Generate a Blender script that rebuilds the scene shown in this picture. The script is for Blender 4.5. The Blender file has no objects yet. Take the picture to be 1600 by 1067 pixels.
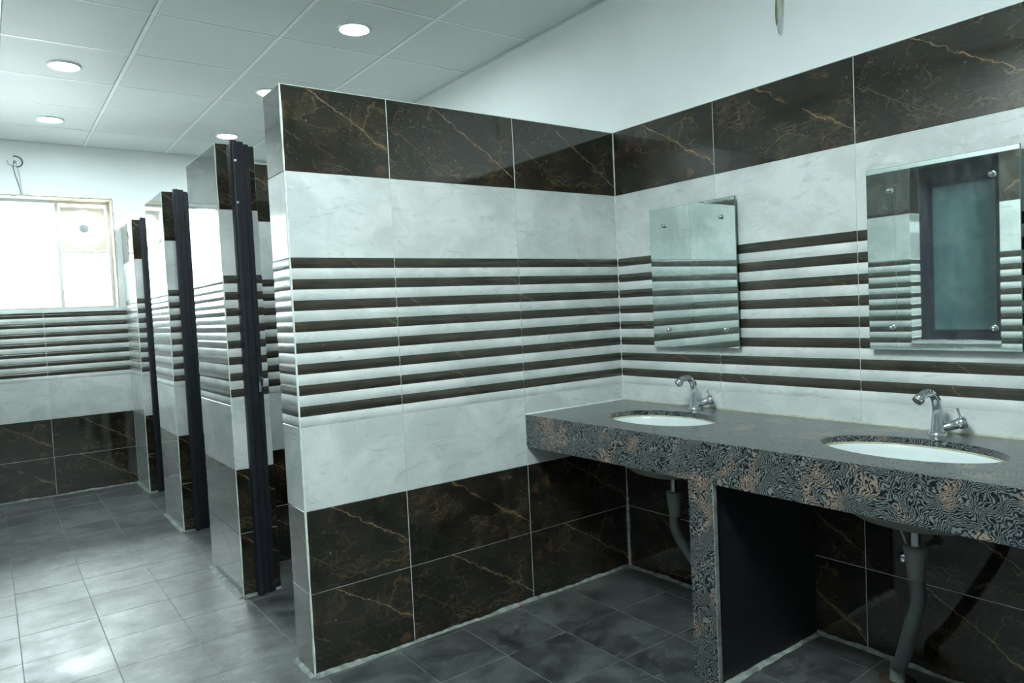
import bpy, math, random
from mathutils import Vector, Matrix
random.seed(7)
C = bpy.context.scene.collection
# ------------------------------------------------------------------ camera
SCN = bpy.context.scene
F = 1113.55
yaw, pitch, roll = 0.6352, -0.0454, -0.0476
cam = bpy.data.cameras.new('camera'); cam.sensor_width = 36; cam.sensor_fit = 'HORIZONTAL'
cam.lens = F / 1600 * 36; cam.clip_start = .02
co = bpy.data.objects.new('camera', cam); C.objects.link(co)
fw = Vector((math.sin(yaw)*math.cos(pitch), math.cos(yaw)*math.cos(pitch), math.sin(pitch)))
rt = Vector((math.cos(yaw), -math.sin(yaw), 0)); up = rt.cross(fw)
r2 = rt*math.cos(roll) + up*math.sin(roll); u2 = -rt*math.sin(roll) + up*math.cos(roll)
M = Matrix((r2, u2, -fw)).transposed().to_4x4(); M.translation = Vector((-2.4696, -2.4618, 1.2842))
co.matrix_world = M
SCN.camera = co
# ------------------------------------------------------------------ world and exposure
SKY = 17.0
W = bpy.data.worlds.new('sky'); SCN.world = W; W.use_nodes = True
bg = W.node_tree.nodes['Background']; bg.inputs[1].default_value = 1.0
# overcast sky: zenith three times the horizon, dull ground below
_t = W.node_tree; _tc = _t.nodes.new('ShaderNodeTexCoord'); _sp = _t.nodes.new('ShaderNodeSeparateXYZ'); _mr = _t.nodes.new('ShaderNodeMapRange'); _mg = _t.nodes.new('ShaderNodeMapRange'); _mu = _t.nodes.new('ShaderNodeMath'); _vm = _t.nodes.new('ShaderNodeVectorMath')
_t.links.new(_tc.outputs['Generated'], _sp.inputs[0])
_t.links.new(_sp.outputs[2], _mr.inputs[0]); _mr.inputs[1].default_value = 0; _mr.inputs[2].default_value = 1; _mr.inputs[3].default_value = 1; _mr.inputs[4].default_value = 3
_t.links.new(_sp.outputs[2], _mg.inputs[0]); _mg.inputs[1].default_value = -.04; _mg.inputs[2].default_value = .02; _mg.inputs[3].default_value = .6; _mg.inputs[4].default_value = 1
_mu.operation = 'MULTIPLY'; _t.links.new(_mr.outputs[0], _mu.inputs[0]); _t.links.new(_mg.outputs[0], _mu.inputs[1])
_vm.operation = 'SCALE'; _vm.inputs[0].default_value = (.9*SKY, 1.0*SKY, 1.0*SKY); _t.links.new(_mu.outputs[0], _vm.inputs['Scale']); _t.links.new(_vm.outputs[0], bg.inputs[0])
SCN.view_settings.view_transform = 'Standard'; SCN.view_settings.look = 'None'
SCN.view_settings.exposure = 0.44; SCN.view_settings.gamma = 1; SCN.view_settings.use_curve_mapping = False
LAMP = 210.0
LAMP_COL = (.83, 1.0, .985)
PANEL = 64.0

# ------------------------------------------------------------------ materials
class NT:
    def __init__(s, name):
        s.m = bpy.data.materials.new(name); s.m.use_nodes = True
        s.t = s.m.node_tree; s.b = s.t.nodes['Principled BSDF']; s.out = s.t.nodes['Material Output']
    def n(s, typ, **kw):
        nd = s.t.nodes.new(typ)
        for k, v in kw.items():
            if k.startswith('i_'): nd.inputs[k[2:].replace('_', ' ')].default_value = v
            else: setattr(nd, k, v)
        return nd
    def l(s, a, b): s.t.links.new(a, b)
    def math(s, op, a, b=None, clamp=False):
        nd = s.t.nodes.new('ShaderNodeMath'); nd.operation = op; nd.use_clamp = clamp
        for i, x in enumerate((a, b)):
            if x is None: continue
            if isinstance(x, (int, float)): nd.inputs[i].default_value = x
            else: s.l(x, nd.inputs[i])
        return nd.outputs[0]
    def ramp(s, x, lo, hi, a=0.0, b=1.0):
        nd = s.t.nodes.new('ShaderNodeMapRange'); nd.interpolation_type = 'SMOOTHSTEP'
        s.l(x, nd.inputs[0]); nd.inputs[1].default_value = lo; nd.inputs[2].default_value = hi
        nd.inputs[3].default_value = a; nd.inputs[4].default_value = b
        return nd.outputs[0]
    def mix(s, f, a, b):
        nd = s.t.nodes.new('ShaderNodeMix'); nd.data_type = 'RGBA'
        for i, x in ((0, f), (6, a), (7, b)):
            if isinstance(x, (int, float)): nd.inputs[i].default_value = x
            elif isinstance(x, tuple): nd.inputs[i].default_value = (*x, 1) if len(x) == 3 else x
            else: s.l(x, nd.inputs[i])
        return nd.outputs[2]
    def coord(s, rnd=10.0, scale=(1, 1, 1)):
        tc = s.n('ShaderNodeTexCoord'); oi = s.n('ShaderNodeObjectInfo')
        mul = s.math('MULTIPLY', oi.outputs['Random'], rnd)
        cb = s.n('ShaderNodeCombineXYZ'); s.l(mul, cb.inputs[0]); s.l(s.math('MULTIPLY', mul, 1.7), cb.inputs[1]); s.l(mul, cb.inputs[2])
        ad = s.n('ShaderNodeVectorMath', operation='ADD'); s.l(tc.outputs['Object'], ad.inputs[0]); s.l(cb.outputs[0], ad.inputs[1])
        return tc.outputs['Object'], ad.outputs[0], oi.outputs['Random']
    def noise(s, vec, scale, detail=4, rough=.55, dist=0.0):
        nd = s.n('ShaderNodeTexNoise'); s.l(vec, nd.inputs['Vector']); nd.inputs['Scale'].default_value = scale
        nd.inputs['Detail'].default_value = detail; nd.inputs['Roughness'].default_value = rough; nd.inputs['Distortion'].default_value = dist
        return nd.outputs['Fac']
    def mapping(s, vec, rot=(0, 0, 0), scale=(1, 1, 1)):
        nd = s.n('ShaderNodeMapping'); s.l(vec, nd.inputs[0]); nd.inputs['Rotation'].default_value = rot; nd.inputs['Scale'].default_value = scale
        return nd.outputs[0]
    def bump(s, h, strength=.2, dist=.001):
        nd = s.n('ShaderNodeBump'); s.l(h, nd.inputs['Height']); nd.inputs['Strength'].default_value = strength; nd.inputs['Distance'].default_value = dist
        s.l(nd.outputs[0], s.b.inputs['Normal'])
    def set(s, **kw):
        for k, v in kw.items():
            inp = s.b.inputs[k.replace('_', ' ')]
            if isinstance(v, (int, float)): inp.default_value = v
            elif isinstance(v, tuple): inp.default_value = (*v, 1) if len(v) == 3 else v
            else: s.l(v, inp)
        return s

def plain(name, col, rough=.5, metal=0.0, var=.12, nscale=12, **kw):
    s = NT(name); o, v, r = s.coord()
    f = s.noise(v, nscale, 5)
    c = s.mix(s.ramp(f, .3, .7), tuple(x*(1-var) for x in col), tuple(min(1, x*(1+var)) for x in col))
    s.set(Base_Color=c, Roughness=rough, Metallic=metal, **kw)
    return s.m

def dark_marble(rib=False):
    s = NT('dark_emperador_rib' if rib else 'dark_emperador_marble'); o, _, rnd = s.coord(7)
    # the printed tiles come in three variants of the same pattern
    var = s.math('MULTIPLY', s.math('FLOOR', s.math('MULTIPLY', rnd, 97.0 if rib else 3.0)), .9)
    cb = s.n('ShaderNodeCombineXYZ'); s.l(var, cb.inputs[2])
    ad = s.n('ShaderNodeVectorMath', operation='ADD'); s.l(o, ad.inputs[0]); s.l(cb.outputs[0], ad.inputs[1]); v = ad.outputs[0]
    cl = s.noise(v, 6, 7, .68, .3)
    base = s.mix(s.ramp(cl, .36, .68), (.0065, .0072, .0056), (.040, .032, .020))
    fib = s.noise(s.mapping(v, (0, 0, .9), (1, 3.5, 1)), 22, 7, .78, .8)
    base = s.mix(s.ramp(fib, .50, .78, 0, .5), base, (.085, .070, .048))
    fine = s.noise(v, 75, 4, .8)
    base = s.mix(s.math('MULTIPLY', s.ramp(fine, .58, .80, 0, .55), s.ramp(s.noise(v, 5, 3), .42, .6)), base, (.24, .21, .15))
    wn = s.n('ShaderNodeTexNoise'); s.l(v, wn.inputs['Vector']); wn.inputs['Scale'].default_value = 9; wn.inputs['Detail'].default_value = 6; wn.inputs['Roughness'].default_value = .65
    sub = s.n('ShaderNodeVectorMath', operation='SUBTRACT'); s.l(wn.outputs['Color'], sub.inputs[0]); sub.inputs[1].default_value = (.5, .5, .5)
    sc = s.n('ShaderNodeVectorMath', operation='SCALE'); s.l(sub.outputs[0], sc.inputs[0]); sc.inputs['Scale'].default_value = .07
    wv = s.n('ShaderNodeVectorMath', operation='ADD'); s.l(v, wv.inputs[0]); s.l(sc.outputs[0], wv.inputs[1])
    wo = s.n('ShaderNodeVectorMath', operation='ADD'); s.l(o, wo.inputs[0]); s.l(sc.outputs[0], wo.inputs[1])
    sp = s.n('ShaderNodeSeparateXYZ'); s.l(wo.outputs[0], sp.inputs[0]); X, Y = sp.outputs[0], sp.outputs[1]
    if rib: X = s.math('ADD', X, s.math('MULTIPLY', s.math('SUBTRACT', rnd, .5), .9))
    def veins(scale, rot, width, lo, hi, mscale):
        mp = s.mapping(wv.outputs[0], (0, 0, rot), (1, 2.6, 1))
        vo = s.n('ShaderNodeTexVoronoi', feature='DISTANCE_TO_EDGE'); s.l(mp, vo.inputs['Vector']); vo.inputs['Scale'].default_value = scale
        return s.math('MULTIPLY', s.ramp(vo.outputs['Distance'], 0, width, 1, 0), s.ramp(s.noise(v, mscale, 3, .5), lo, hi))
    v1 = veins(5.0, .6, .016, .50, .62, 6)
    v2 = veins(9.5, -.8, .022, .52, .66, 9)
    v3 = veins(18, 1.1, .035, .50, .68, 13)
    # rusty clouds near the upper left and lower right of the print
    def blob(cx, cy, r):
        a = s.math('SUBTRACT', X, cx); b = s.math('SUBTRACT', Y, cy)
        return s.ramp(s.math('SQRT', s.math('ADD', s.math('MULTIPLY', a, a), s.math('MULTIPLY', s.math('MULTIPLY', b, b), 1.6))), 0, r, 1, 0)
    rust = s.math('ADD', s.math('ADD', blob(-.23, .07, .10), blob(.17, -.12, .08)), blob(-.02, -.13, .06), True)
    rz = s.ramp(s.noise(wv.outputs[0], 14, 6, .7), .48, .66)
    base = s.mix(s.math('MULTIPLY', s.math('MULTIPLY', rust, rz), .4), base, (.20, .095, .035))
    base = s.mix(s.math('MULTIPLY', v3, .22), base, (.20, .16, .11))
    base = s.mix(s.math('MULTIPLY', v2, .30), base, (.25, .16, .085))
    base = s.mix(s.math('MULTIPLY', v1, .30), base, (.30, .19, .10))
    def line(k, c, w, lo, hi, ms):
        d = s.math('ABSOLUTE', s.math('ADD', s.math('SUBTRACT', Y, c), s.math('MULTIPLY', X, k)))
        return d, s.math('MULTIPLY', s.ramp(d, 0, w, 1, 0), s.ramp(s.noise(v, ms, 3), lo, hi))
    d, ln = line(.64, .085, .0030, .36, .50, 6)
    base = s.mix(s.math('MULTIPLY', s.ramp(d, 0, .022, .35, 0), s.ramp(s.noise(v, 8, 3), .42, .6)), base, (.19, .10, .045))
    base = s.mix(s.math('MULTIPLY', ln, .8), base, (.33, .24, .15))
    d2, l2 = line(.55, -.12, .0020, .46, .56, 7)
    base = s.mix(s.math('MULTIPLY', l2, .3), base, (.30, .20, .12))
    d3, l3 = line(-2.2, .36, .0040, .48, .58, 9)
    base = s.mix(s.math('MULTIPLY', l3, .3), base, (.30, .20, .12))
    vf = s.n('ShaderNodeTexVoronoi'); s.l(v, vf.inputs['Vector']); vf.inputs['Scale'].default_value = 30
    fl = s.math('MULTIPLY', s.ramp(vf.outputs['Distance'], .04, .11, 1, 0), s.ramp(s.noise(v, 8, 2), .60, .66))
    base = s.mix(s.math('MULTIPLY', fl, .6), base, (.5, .44, .34))
    if rib: base = s.mix(.5, base, s.mix(s.ramp(s.noise(s.mapping(v, (0, 0, 0), (.15, 6, 1)), 30, 4, .7), .35, .65), (.035, .032, .024), (.085, .076, .058)))
    s.set(Base_Color=base, Roughness=s.ramp(s.noise(v, 4, 4), .3, .75, .16 if rib else .035, .24 if rib else .085), Specular_IOR_Level=.7 if rib else .95, Sheen_Weight=.22, Sheen_Roughness=.35, Sheen_Tint=(.85, .92, .92))
    return s.m

def white_marble(rib=False):
    s = NT('pale_grey_rib' if rib else 'pale_grey_marble'); o, v, rnd = s.coord(7)
    cl = s.noise(v, 4.5, 6, .6, .6)
    base = s.mix(s.ramp(cl, .35, .68), (.58, .61, .605), (.75, .77, .765))
    sm = s.noise(s.mapping(v, (0, 0, .7), (1, 3.2, 1)), 9, 6, .68, .8)
    base = s.mix(s.ramp(sm, .54, .72, 0, .7), base, (.43, .475, .465))
    vo = s.n('ShaderNodeTexNoise'); s.l(s.mapping(v, (0, 0, -.6), (1, 2.5, 1)), vo.inputs['Vector']); vo.inputs['Scale'].default_value = 5; vo.inputs['Detail'].default_value = 4
    d = s.math('ABSOLUTE', s.math('SUBTRACT', vo.outputs['Fac'], .5))
    base = s.mix(s.ramp(d, 0, .012, .35, 0), base, (.82, .84, .84))
    s.set(Base_Color=base, Roughness=s.ramp(s.noise(v, 3, 3), .3, .7, .18 if rib else .07, .26 if rib else .13), Specular_IOR_Level=.5 if rib else .8)
    return s.m

def granite(name, sheen=.28):
    s = NT(name); tc = s.n('ShaderNodeTexCoord'); v = tc.outputs['Object']
    wn = s.n('ShaderNodeTexNoise'); s.l(v, wn.inputs['Vector']); wn.inputs['Scale'].default_value = 9; wn.inputs['Detail'].default_value = 3
    sub = s.n('ShaderNodeVectorMath', operation='SUBTRACT'); s.l(wn.outputs['Color'], sub.inputs[0]); sub.inputs[1].default_value = (.5, .5, .5)
    sc = s.n('ShaderNodeVectorMath', operation='SCALE'); s.l(sub.outputs[0], sc.inputs[0]); sc.inputs['Scale'].default_value = .23
    wv = s.n('ShaderNodeVectorMath', operation='ADD'); s.l(v, wv.inputs[0]); s.l(sc.outputs[0], wv.inputs[1])
    wa = s.n('ShaderNodeTexWave', wave_type='BANDS', bands_direction='DIAGONAL'); s.l(wv.outputs[0], wa.inputs['Vector'])
    wa.inputs['Scale'].default_value = 48; wa.inputs['Distortion'].default_value = 5.5; wa.inputs['Detail'].default_value = 3
    wa.inputs['Detail Scale'].default_value = 2.2; wa.inputs['Detail Roughness'].default_value = .7
    gr = s.noise(v, 120, 3, .7)
    f = s.math('ADD', s.math('MULTIPLY', wa.outputs['Fac'], .6), s.math('MULTIPLY', gr, .55))
    pk = s.ramp(s.noise(v, 9, 4, .6), .52, .66)
    light = s.mix(pk, (.155, .17, .165), (.26, .195, .155))
    f2 = s.ramp(s.math('ADD', f, s.math('MULTIPLY', pk, .18)), .50, .84)
    base = s.mix(f2, (.009, .012, .019), light)
    s.set(Base_Color=base, Roughness=sheen, Specular_IOR_Level=.7, Sheen_Weight=.25, Sheen_Roughness=.35, Sheen_Tint=(.85, .92, .92))
    s.bump(f, .5, .0008)
    return s.m

def floor_slate():
    s = NT('grey_slate_floor'); o, v, rnd = s.coord(9)
    cl = s.noise(v, 5, 7, .65, .4)
    base = s.mix(s.ramp(cl, .32, .7), (.012, .016, .017), (.090, .100, .098))
    st = s.noise(s.mapping(v, (0, 0, .3), (1, 3, 1)), 9, 6, .7, .6)
    base = s.mix(s.ramp(st, .55, .75, 0, .5), base, (.17, .18, .17))
    sm = s.noise(s.mapping(v, (0, 0, -.5), (1, 2.2, 1)), 14, 7, .74, 1.2)
    base = s.mix(s.ramp(sm, .54, .72, 0, .7), base, (.20, .22, .21))
    dk = s.noise(v, 7, 6, .7, .8)
    base = s.mix(s.ramp(dk, .50, .64, 0, .75), base, (.010, .013, .014))
    # dried cement dust, continuous over the tiles
    g = s.n('ShaderNodeNewGeometry'); dn = s.noise(g.outputs['Position'], 1.6, 6, .62, .3)
    base = s.mix(s.ramp(dn, .38, .68, 0, .42), base, (.16, .178, .178))
    s.set(Base_Color=base, Roughness=s.ramp(s.noise(g.outputs['Position'], 3.0, 6, .65), .33, .67, .37, .56), Specular_IOR_Level=1.0)
    s.bump(s.noise(s.mapping(v, (0, 0, .2), (.6, 1.8, 1)), 8, 7, .68, .5), .28, .003)
    return s.m

M_DARK = dark_marble(); M_WHITE = white_marble(); M_DRIB = dark_marble(True); M_WRIB = white_marble(True); M_GRAN = granite('tiger_skin_granite', .2); M_FLOOR = floor_slate()
M_GROUT = plain('white_grout', (.70, .74, .72), .9, nscale=40)
M_FGROUT = plain('floor_grout', (.22, .24, .225), .8, var=.35, nscale=20)
M_CEMENT = plain('cement_smear', (.25, .275, .26), .95, var=.35, nscale=30)
M_PLASTER = plain('white_wall_paint', (.80, .83, .83), .75, var=.03, nscale=2)
M_CEIL = None
def ceiling_mat():
    s = NT('gypsum_ceiling_tile'); o, v, r = s.coord(5)
    f = s.noise(v, 260, 2, .6)
    s.set(Base_Color=s.mix(s.ramp(f, .35, .65), (.66, .69, .675), (.75, .78, .76)), Roughness=.55)
    s.bump(f, .35, .0008); return s.m
M_CEIL = ceiling_mat()
M_RAIL = plain('white_ceiling_rail', (.86, .88, .88), .35, var=.03)
M_RAIL_D = plain('grey_edge_rail', (.60, .64, .65), .5, var=.05)
M_PORC = plain('white_porcelain', (.72, .77, .775), .12, var=.01)
M_PORC_U = plain('unglazed_bowl_underside', (.24, .25, .205), .6, var=.15)
M_SEAL = plain('yellowed_sealant', (.42, .40, .29), .6, var=.2, nscale=60)
M_CHROME = plain('chrome', (.72, .74, .78), .09, 1.0, var=.04)
M_HOSE = plain('grey_plastic_hose', (.12, .135, .14), .5)
M_CONE = plain('grey_rubber_connector', (.19, .21, .205), .6)
M_POST = plain('dark_blue_grey_steel', (.017, .019, .027), .45, .0, var=.25, nscale=25, Specular_IOR_Level=.35)
M_BLACK = plain('dark_stone_slab', (.012, .015, .020), .45, var=.3)
M_DFRAME = plain('dark_bronze_window_frame', (.012, .011, .026), .5, var=.3, Specular_IOR_Level=.25)
M_ALU = plain('white_window_frame', (.78, .78, .74), .45, var=.04)
M_BROWN = plain('brown_plaster', (.50, .44, .36), .85, var=.35, nscale=9)
M_FAN = plain('cream_fan_panel', (.72, .67, .58), .5, var=.06)
M_GREY = plain('grey_motor', (.42, .47, .48), .5)
M_WIRE_G = plain('green_wire', (.25, .32, .10), .5); M_WIRE_W = plain('white_wire', (.40, .42, .44), .5); M_WIRE_K = plain('dark_wire', (.04, .045, .05), .5)
M_WIRE_Y = plain('yellow_wire', (.60, .58, .30), .5)
M_RED = plain('red_spacer', (.5, .05, .05), .5)
M_DRAIN = plain('dark_drain_rust', (.05, .03, .02), .8)

def mirror_mat():
    s = NT('dusty_mirror'); o, v, r = s.coord()
    s.set(Base_Color=(.80, .90, .87), Metallic=1.0, Roughness=.015)
    df = s.n('ShaderNodeBsdfDiffuse'); df.inputs[0].default_value = (.55, .62, .60, 1)
    mx = s.n('ShaderNodeMixShader')
    n1 = s.noise(s.mapping(v, (0, 0, .4), (1, 4, 1)), 9, 6, .7, .5)
    s.l(s.ramp(n1, .4, .85, .05, .2), mx.inputs[0]); s.l(s.b.outputs[0], mx.inputs[1]); s.l(df.outputs[0], mx.inputs[2]); s.l(mx.outputs[0], s.out.inputs[0])
    return s.m
M_MIRROR = mirror_mat(); M_MEDGE = plain('green_glass_edge', (.10, .17, .15), .2)

def pane_mat():
    s = NT('window_glass'); tr = s.n('ShaderNodeBsdfTransparent'); tr.inputs[0].default_value = (.95, .98, .98, 1)
    gl = s.n('ShaderNodeBsdfGlossy'); gl.inputs[1].default_value = .05
    fr = s.n('ShaderNodeFresnel'); mx = s.n('ShaderNodeMixShader'); s.l(fr.outputs[0], mx.inputs[0]); s.l(tr.outputs[0], mx.inputs[1]); s.l(gl.outputs[0], mx.inputs[2]); s.l(mx.outputs[0], s.out.inputs[0])
    return s.m
M_PANE = pane_mat()
def translucent():
    s = NT('thin_white_plastic'); t = s.n('ShaderNodeBsdfTranslucent'); t.inputs[0].default_value = (.85, .87, .85, 1); mx = s.n('ShaderNodeMixShader'); mx.inputs[0].default_value = .75
    s.set(Base_Color=(.85, .87, .85), Roughness=.4); s.l(s.b.outputs[0], mx.inputs[1]); s.l(t.outputs[0], mx.inputs[2]); s.l(mx.outputs[0], s.out.inputs[0]); return s.m
M_THIN = translucent()
def fan_panel():
    s = NT('cream_fan_plastic'); t = s.n('ShaderNodeBsdfTranslucent'); t.inputs[0].default_value = (.80, .72, .58, 1); mx = s.n('ShaderNodeMixShader'); mx.inputs[0].default_value = .06
    s.set(Base_Color=(.80, .76, .68), Roughness=.4); s.l(s.b.outputs[0], mx.inputs[1]); s.l(t.outputs[0], mx.inputs[2]); s.l(mx.outputs[0], s.out.inputs[0]); return s.m
M_FAN = fan_panel()
def teal_pane():
    s = NT('teal_filmed_glass'); o, v, r = s.coord()
    f = s.noise(s.mapping(v, (0, 0, 0), (9, 1, 1)), 5, 6, .65, .3)
    s.set(Base_Color=s.mix(s.ramp(f, .35, .7), (.055, .115, .135), (.105, .175, .185)), Roughness=.3)
    return s.m
M_TEAL = teal_pane()
def emit_mat():
    s = NT('lit_diffuser'); s.set(Base_Color=(.9, .9, .9), Emission_Color=LAMP_COL, Emission_Strength=LAMP); return s.m
M_LENS = emit_mat()

# ------------------------------------------------------------------ mesh helpers
class MB:
    def __init__(s): s.v = []; s.f = []; s.m = []; s.sm = []
    def add(s, vs, fs, mi=0, smooth=False):
        o = len(s.v); s.v += [tuple(v) for v in vs]; s.f += [tuple(i+o for i in f) for f in fs]; s.m += [mi]*len(fs); s.sm += [smooth]*len(fs); return s
    def box(s, a, b, mi=0, bev=0.0):
        x0, y0, z0 = a; x1, y1, z1 = b
        if bev <= 0:
            return s.add([(x0,y0,z0),(x1,y0,z0),(x1,y1,z0),(x0,y1,z0),(x0,y0,z1),(x1,y0,z1),(x1,y1,z1),(x0,y1,z1)],
                  [(0,3,2,1),(4,5,6,7),(0,1,5,4),(1,2,6,5),(2,3,7,6),(3,0,4,7)], mi)
        import bmesh
        bm = bmesh.new(); bmesh.ops.create_cube(bm, size=1)
        for v in bm.verts: v.co = Vector(((x0+x1)/2+v.co.x*(x1-x0), (y0+y1)/2+v.co.y*(y1-y0), (z0+z1)/2+v.co.z*(z1-z0)))
        bmesh.ops.bevel(bm, geom=bm.edges[:], offset=bev, segments=2, affect='EDGES')
        bm.verts.index_update()
        s.add([v.co[:] for v in bm.verts], [[v.index for v in f.verts] for f in bm.faces], mi, False); bm.free(); return s
    def tube(s, pts, rad, seg=12, mi=0, caps=True, sy=1.0):
        pts = [Vector(p) for p in pts]; n = len(pts)
        rad = rad if isinstance(rad, (list, tuple)) else [rad]*n
        vs = []; prev = None
        for i, p in enumerate(pts):
            t = (pts[min(i+1, n-1)] - pts[max(i-1, 0)]).normalized()
            if prev is None:
                a = Vector((0, 0, 1)) if abs(t.z) < .9 else Vector((1, 0, 0)); x = t.cross(a).normalized()
            else: x = (prev - t*prev.dot(t)).normalized()
            prev = x; y = t.cross(x)
            for k in range(seg):
                an = 2*math.pi*k/seg; vs.append(p + (x*math.cos(an) + y*math.sin(an)*sy)*rad[i])
        fs = [(i*seg+k, i*seg+(k+1) % seg, (i+1)*seg+(k+1) % seg, (i+1)*seg+k) for i in range(n-1) for k in range(seg)]
        s.add(vs, fs, mi, True)
        if caps:
            s.add(vs[:seg], [tuple(range(seg))[::-1]], mi); s.add(vs[-seg:], [tuple(range(seg))], mi)
        return s
    def lathe(s, prof, c=(0, 0, 0), seg=24, mi=0, sx=1.0, sy=1.0, axis=None, smooth=True):
        n = len(prof); vs = []
        for r, z in prof:
            for k in range(seg):
                a = 2*math.pi*k/seg; vs.append(Vector((r*math.cos(a)*sx, r*math.sin(a)*sy, z)))
        if axis is not None:
            q = Vector((0, 0, 1)).rotation_difference(Vector(axis).normalized()); vs = [q @ v for v in vs]
        vs = [v + Vector(c) for v in vs]
        fs = [(i*seg+k, i*seg+(k+1) % seg, (i+1)*seg+(k+1) % seg, (i+1)*seg+k) for i in range(n-1) for k in range(seg)]
        return s.add(vs, fs, mi, smooth)
    def mesh(s, name, mats):
        me = bpy.data.meshes.new(name); me.from_pydata(s.v, [], s.f)
        for m in (mats if isinstance(mats, (list, tuple)) else [mats]): me.materials.append(m)
        me.polygons.foreach_set('material_index', s.m); me.polygons.foreach_set('use_smooth', s.sm); me.update(); return me
    def obj(s, name, mats, parent=None, loc=None):
        me = s.mesh(name, mats)
        if loc is not None: me.transform(Matrix.Translation(-Vector(loc)))
        return link(name, me, parent, loc)
def link(name, me, parent=None, loc=None, mat=None):
    o = bpy.data.objects.new(name, me); C.objects.link(o)
    if parent is not None: o.parent = parent
    if mat is not None: o.matrix_local = mat
    elif loc is not None:
        o.location = Vector(loc) - (parent.matrix_world.translation if parent is not None and False else Vector((0, 0, 0)))
    return o
def tag(o, label, cat, group=None, kind=None):
    o['label'] = label; o['category'] = cat
    if group: o['group'] = group
    if kind: o['kind'] = kind
    return o
def empty(name, loc=(0, 0, 0)):
    o = bpy.data.objects.new(name, None); C.objects.link(o); o.location = loc; return o
def smooth_path(P, n=8):
    P = [Vector(p) for p in P]; out = []
    Q = [P[0]*2-P[1]] + P + [P[-1]*2-P[-2]]
    for i in range(1, len(Q)-2):
        for k in range(n):
            t = k/n; a, b, c, d = Q[i-1:i+3]
            out.append(.5*((2*b)+(c-a)*t+(2*a-5*b+4*c-d)*t*t+(3*b-a-3*c+d)*t**3))
    out.append(P[-1]); return out

# ------------------------------------------------------------------ tiles
GAP = .0026; PRO = .0022
_cache = {}
def tile_mesh(kind, w, h):
    key = (kind, round(w, 3), round(h, 3))
    if key in _cache: return _cache[key]
    m = MB(); x = w/2-(GAP/2 if kind == 'd' else .0006); y = h/2-(GAP/2 if kind == 'd' else .0003); b = .0012 if kind == 'd' else .0005
    if kind in 'dw':
        vs = [(-x,-y,0),(x,-y,0),(x,y,0),(-x,y,0),(-x,-y,PRO-b),(x,-y,PRO-b),(x,y,PRO-b),(-x,y,PRO-b),(-x+b,-y+b,PRO),(x-b,-y+b,PRO),(x-b,y-b,PRO),(-x+b,y-b,PRO)]
        fs = [(8,9,10,11)]
        for i in range(4):
            j = (i+1) % 4; fs += [(i,j,j+4,i+4),(i+4,j+4,j+8,i+8)]
        m.add(vs, fs)
        me = m.mesh('wall_tile', M_DARK if kind == 'd' else M_WHITE)
    else:
        # plate plus the rounded white ribs
        me = rib_mesh(w, h, 'w')
    _cache[key] = me; return me
RIB = .0375
def rib_prof(y0, y1, n=7, hgt=.0030):
    return [(y0+(y1-y0)*i/n, PRO-.0012+hgt*(1-(2*i/n-1)**2)) for i in range(n+1)]
def rib_mesh(w, h, which):
    m = MB(); x = w/2-GAP/2
    if which == 'w':
        m.box((-x, -h/2+.0003, 0), (x, h/2-.0003, PRO-.0013))
    k = 0
    for k in range(int(round(h/RIB))):
        isdark = (k % 2 == 1)
        if isdark == (which == 'w'): continue
        y0 = -h/2+k*RIB
        pr = rib_prof(y0+.0004, y0+RIB-.0004)
        vs = [(-x, y, z) for y, z in pr] + [(x, y, z) for y, z in pr]; n = len(pr)
        m.add(vs, [(i, i+n, i+n+1, i+1) for i in range(n-1)], 0, True)
        base = PRO-.0014
        m.add([(-x, pr[0][0], base)]+[(-x, y, z) for y, z in pr]+[(-x, pr[-1][0], base)], [tuple(range(n+2))])
        m.add([(x, pr[0][0], base)]+[(x, y, z) for y, z in pr]+[(x, pr[-1][0], base)], [tuple(range(n+2))[::-1]])
    return m.mesh('rib', M_WRIB)
def one_dark_rib(w):
    key = ('rib', round(w, 3))
    if key in _cache: return _cache[key]
    m = MB(); x = w/2-GAP/2; pr = rib_prof(-RIB/2+.0004, RIB/2-.0004); n = len(pr); base = PRO-.0012
    vs = [(-x, y, z) for y, z in pr] + [(x, y, z) for y, z in pr]
    m.add(vs, [(i, i+n, i+n+1, i+1) for i in range(n-1)], 0, True)
    m.add([(-x, pr[0][0], base)]+[(-x, y, z) for y, z in pr]+[(-x, pr[-1][0], base)], [tuple(range(n+2))])
    m.add([(x, pr[0][0], base)]+[(x, y, z) for y, z in pr]+[(x, pr[-1][0], base)], [tuple(range(n+2))[::-1]])
    me = m.mesh('dark_rib', M_DRIB); _cache[key] = me; return me
ROWS = [(0, .3, 'd'), (.3, .6, 'd'), (.6, .9, 'w'), (.9, 1.2, 's'), (1.2, 1.5, 's'), (1.5, 1.8, 'w'), (1.8, 2.1, 'd')]
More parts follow.
